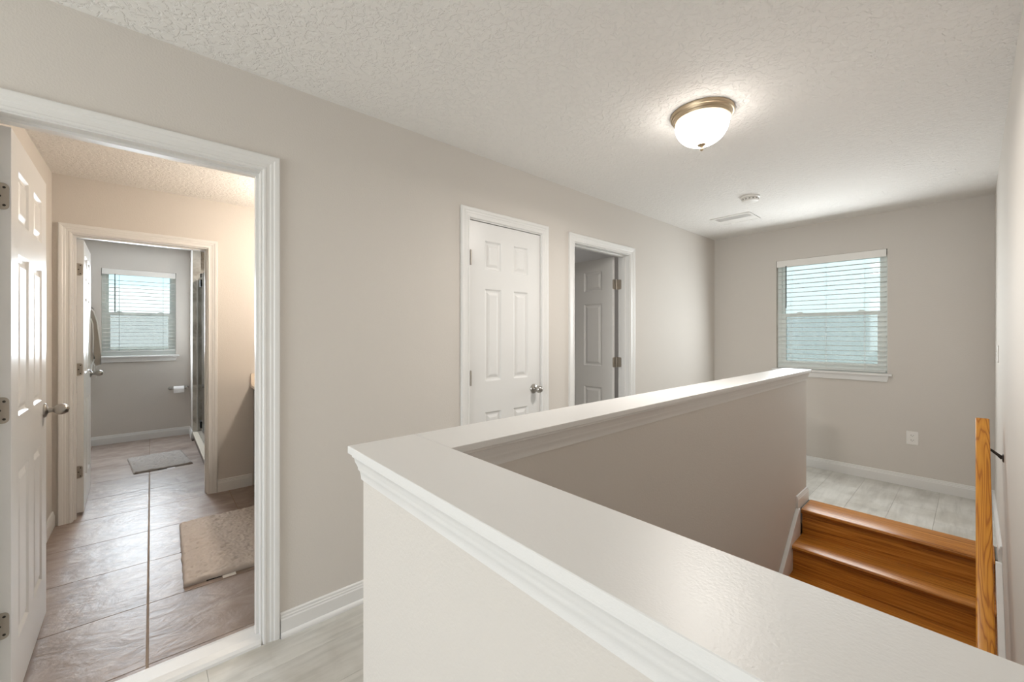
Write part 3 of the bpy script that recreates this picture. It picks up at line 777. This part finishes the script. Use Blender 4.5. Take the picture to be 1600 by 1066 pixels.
pl_ = bpy.data.lights.new('vanity_glow', 'POINT'); pl_.energy = 16.5; pl_.color = (1, .89, .76); pl_.shadow_soft_size = .05
po = bpy.data.objects.new('vanity_glow', pl_); COL.objects.link(po); po.location = (-3.35, vb-.16, 1.96)

# ---------------------------------------------------------------- rugs
def rug(label, loc, rz, lx, ly, col, tagx, seed, hgt=.020):
    rd = random.Random(seed)
    m = mat('rug_pile', col, .95, bump=(120, .15, .004), spec=.1)
    o = empty('bath_rug', (loc[0], loc[1], BZ), label, 'rug', rz=rz)
    b = MB(); b.box(-lx/2+.006, lx/2-.006, -ly/2+.006, ly/2-.006, 0.0, .005)
    b.build('backing', M['grout'], o, local=True)
    from mathutils import noise
    g = .0055; nx, ny = int(lx/g), int(ly/g); pts = []
    for i in range(nx+1):
        for j in range(ny+1):
            u, v = i/nx, j/ny
            x, y = (u-.5)*lx, (v-.5)*ly
            ed = min(lx/2-abs(x), ly/2-abs(y)); k = min(1, max(0, ed)/.018)
            h = .004 + hgt*math.sqrt(1-(1-k)**2)
            q = Vector((x, y, seed))
            h += (.006*noise.noise(q*24) + .006*noise.noise(q*62) + .0045*(rd.random()-.5))*(.35+.65*k)
            x += .0022*(rd.random()-.5) + .004*noise.noise(Vector((y*14, seed, 0)))*(1 if abs(u-.5) > .49 else .3)
            y += .0022*(rd.random()-.5) + .004*noise.noise(Vector((x*14, seed, 5)))*(1 if abs(v-.5) > .49 else .3)
            pts.append((x, y, max(h, .001)))
    fs = [(i*(ny+1)+j, (i+1)*(ny+1)+j, (i+1)*(ny+1)+j+1, i*(ny+1)+j+1) for i in range(nx) for j in range(ny)]
    per = [(i, 0) for i in range(nx+1)] + [(nx, j) for j in range(1, ny+1)] + [(i, ny) for i in range(nx-1, -1, -1)] + [(0, j) for j in range(ny-1, 0, -1)]
    n0 = len(pts)
    for (i, j) in per: p_ = pts[i*(ny+1)+j]; pts.append((p_[0]*.996, p_[1]*.996, .0002))
    for a_ in range(len(per)):
        c_ = (a_+1) % len(per); i0 = per[a_][0]*(ny+1)+per[a_][1]; i1 = per[c_][0]*(ny+1)+per[c_][1]
        fs.append((i0, n0+a_, n0+c_, i1))
    me = bpy.data.meshes.new('pile'); me.from_pydata(pts, [], fs); me.materials.append(m)
    for p_ in me.polygons: p_.use_smooth = True
    po_ = bpy.data.objects.new('pile', me); COL.objects.link(po_); po_.parent = o; po_['kind'] = 'stuff'
    t = MB(); t.box(lx/2-.004, lx/2+.030, tagx-.03, tagx+.03, .001, .0022); k = t.build('care_tag', M['paper'], o, local=True); k['label'] = 'white care tag'
    t = MB(); t.box(lx/2-.006, lx/2+.004, tagx-.10, tagx-.03, .0008, .004); k = t.build('grip_strip', M['black_tag'], o, local=True); k['label'] = 'black underside strip'
    return o
rug('large fluffy taupe rug on the tiles in front of the vanity', (-3.163, .405, 0), R(-1.2), .905, .54, rgb(198, 189, 182), -.075, 3)
rug('small flat grey rug on the tiles by the shower', (-5.575, .065, 0), R(5.5), .66, .445, rgb(168, 160, 154), .05, 5, .016)

# ---------------------------------------------------------------- shower
sg = empty('shower_curb', (-5.4, .44, BZ), 'white topped shower curb with brown tiled face', 'shower curb')
MB().box(-6.498, X2b, .399, .487, BZ, .088).build('tiled_face', M['curb_tile'], sg)
MB().box(-6.499, X2b, .388, .497, .088, .108).build('curb_top', M['counter'], sg, bevel=.004, seg=2)
MB().box(-6.498, -6.40, .376, .399, BZ, .03).build('corner_block', M['curb_tile'], sg)
sh = empty('shower_enclosure', (-5.4, .44, .108), 'clear glass shower screen with black hinges', 'shower screen')
MB().box(-6.482, -6.015, .436, .444, .112, 2.02).build('fixed_pane', M['shower_glass'], sh)
MB().box(-6.009, -5.30, .436, .444, .118, 2.02).build('glass_door', M['shower_glass'], sh)
MB().box(-5.294, X2b, .436, .444, .112, 2.02).build('fixed_pane', M['shower_glass'], sh)
MB().box(-6.4925, -6.482, .431, .449, .108, 2.02).build('wall_channel', M['chrome'], sh)
for z in (1.93, .277):
    mb = MB(); mb.box(-6.055, -5.955, .428, .452, z-.04, z+.04); k = mb.build('hinge', M['black'], sh, bevel=.003); k['label'] = 'black glass hinge'
mb = MB(); mb.box(-6.03, -6.00, .430, .450, 2.0, 2.045); k = mb.build('clamp', M['black'], sh, bevel=.003); k['label'] = 'black glass clamp'
ws = empty('wall_shower_tile', (X3, .9, 0), 'beige veined shower tiles behind the glass', 'tiles', kind='structure')
for r0 in range(8):
    for c0 in range(-1, 2):
        y0 = .47+c0*.61+(.305 if r0 % 2 else 0); y1 = y0+.607; z0 = .06+r0*.305; z1 = min(z0+.302, CZ)
        y0, y1 = max(y0, .472), min(y1, 1.298)
        if y1-y0 < .02 or z0 > CZ-.02: continue
        MB().box(X3, X3+.012, y0, y1, z0, z1).build('tile', M['marble'], ws, bevel=.001)

rc = empty('shower_fill_light', (-5.6, .9, CZ), 'round fill light added out of view in the shower ceiling', 'lamp')  # unseen lamp added to brighten the tiles behind the glass
mb = MB(); mb.lathe([(.095, 0), (.095, -.005), (.072, -.007), (.070, -.001), (.095, 0)], (-5.6, .9, CZ), 'z', 32, ring=True); mb.build('trim_ring', M['plastic'], rc, smooth=True)
M['lens'] = emis('shower_fill_lens', (1, .93, .85, 1), 180.0)
mb = MB(); mb.lathe([(0, -.001), (.071, -.001), (.071, -.003), (0, -.003)], (-5.6, .9, CZ), 'z', 32); mb.build('lens', M['lens'], rc)

for k in range(4):
    z0 = .11 + k*.585; MB().box(-6.5, -6.493, .390, .471, z0, min(z0+.582, CZ)).build('tile', M['marble'], ws, bevel=.001)

# ---------------------------------------------------------------- toilet paper, bag, towel
tx, ty, tz = X3, .268, .632
hp = empty('paper_holder', (tx, ty, tz), 'satin metal toilet paper holder on the inner bath wall', 'paper holder')
for s in (-1, 1):
    mb = MB(); y = ty+s*.082
    mb.lathe([(0, 0), (.024, 0), (.023, .004), (.012, .010), (.009, .02), (.009, .055), (.013, .062), (.013, .078), (0, .082)], (tx, y, tz), 'x', 20); mb.build('post', M['nickel'], hp, smooth=True)
mb = MB(); mb.tube([(tx+.068, ty-.082, tz), (tx+.068, ty+.082, tz)], .0075, 12); mb.build('spindle', M['nickel'], hp, smooth=True)
tr = empty('toilet_roll', (tx+.068, ty, tz-.012), 'white toilet paper roll on the metal holder', 'toilet roll')
mb = MB(); prf = [(.019, -.052), (.043, -.052), (.043, .052), (.019, .052), (.019, -.052)]
mb.lathe(prf[:], (tx+.068, ty, tz-.011), 'y', 32, ring=True); mb.build('roll', M['paper'], tr, smooth=True)
mb = MB(); mb.box(tx+.1105, tx+.112, ty-.052, ty+.052, tz-.05, tz-.010); mb.build('loose_sheet', M['paper'], tr)

hb = empty('hanging_bag', (-5.055, -.37, 1.55), 'beige cloth bag with white cords hung on the inner bathroom door', 'bag')
bgx = -5.050
outl = [(-.392, 1.555), (-.372, 1.53), (-.352, 1.44), (-.338, 1.30), (-.328, 1.18), (-.330, 1.07), (-.352, 1.055), (-.372, 1.08), (-.385, 1.10), (-.398, 1.12), (-.398, 1.55)]
mb = MB(); mb.prism(outl, 'x', bgx-.022, bgx); mb.build('fabric', M['bag'], hb, bevel=.004)
mb = MB(); mb.tube([(bgx+.004, y, z) for y, z in outl[:7]], .0045, 8); mb.build('cord', M['cord'], hb, smooth=True)
mb = MB(); mb.tube([(bgx+.006, y, z) for y, z in ((-.39, 1.47), (-.378, 1.42), (-.374, 1.30), (-.376, 1.18), (-.368, 1.12), (-.382, 1.07), (-.386, 1.03))], .004, 8); mb.build('cord', M['cord'], hb, smooth=True)
mb = MB(); mb.tube([(bgx+.006, y, z) for y, z in ((-.376, 1.09), (-.362, 1.05), (-.366, 1.02), (-.356, .985), (-.357, .955))], .004, 8); mb.build('cord', M['cord'], hb, smooth=True)

tb = empty('towel_bar', (X3, -.85, 1.64), 'metal towel bar behind the inner bathroom door', 'towel bar')
mb = MB(); mb.tube([(X3+.07, -1.15, 1.64), (X3+.07, -.52, 1.64)], .009, 10); mb.build('bar', M['nickel'], tb, smooth=True)
for y in (-1.15, -.52):
    mb = MB(); mb.tube([(X3, y, 1.64), (X3+.07, y, 1.64)], .012, 10); mb.build('post', M['nickel'], tb, smooth=True)
mb = MB(); pts = [(X3+.058, .95), (X3+.058, 1.64), (X3+.063, 1.65), (X3+.070, 1.654), (X3+.077, 1.65), (X3+.083, 1.64), (X3+.083, .66), (X3+.091, .66), (X3+.091, 1.645), (X3+.082, 1.660), (X3+.070, 1.664), (X3+.057, 1.660), (X3+.050, 1.645), (X3+.050, .95)]
mb.prism(pts, 'y', -1.05, -.58); o = mb.build('towel', M['towel']); tag(o, 'dark towel on the bar behind the inner bathroom door', 'towel')

# ---------------------------------------------------------------- outside
gm = mat('lawn', rgb(96, 112, 70), .95, bump=(4, .5, .1))
o = MB().box(-60, 60, -60, 60, -3.4, -3.3).build('ground', gm); tag(o, 'lawn between the houses outside the windows', 'ground', kind='structure')
sid = mat('pale_stucco', rgb(224, 226, 226), .85, bump=(30, .4, .01)); roofm = mat('pale_roof_shingle', rgb(172, 170, 166), .9, bump=(18, .5, .03))
def house(label, x0, x1, y0, y1, zb, ze, zr, axis, wins=()):
    h = empty('neighbor_house', ((x0+x1)/2, (y0+y1)/2, zb), label, 'house')
    MB().box(x0, x1, y0, y1, zb, ze).build('wall', sid, h)
    ov = .45; mb = MB()
    if axis == 'y':
        xm = (x0+x1)/2; mb.prism([(x0-ov, ze-.1), (x0-ov, ze+.05), (xm, zr), (x1+ov, ze+.05), (x1+ov, ze-.1)], 'y', y0-ov, y1+ov)
    else:
        ym = (y0+y1)/2; mb.prism([(y0-ov, ze-.1), (y0-ov, ze+.05), (ym, zr), (y1+ov, ze+.05), (y1+ov, ze-.1)], 'x', x0-ov, x1+ov)
    mb.build('roof', roofm, h)
    return h
hA = house('pale neighbouring house filling the hall window view', -6, 5, 8.1, 16, -3.3, 4.6, 6.6, 'x')
hB = house('neighbouring house with sunlit pale roof beyond the bath window', -24, -15.5, -12, 8, -3.3, .95, 3.0, 'y')
MB().box(-17.6, -17.3, -1.85, -1.1, 1.7, 2.35).build('roof_vent', M['black'], hB)
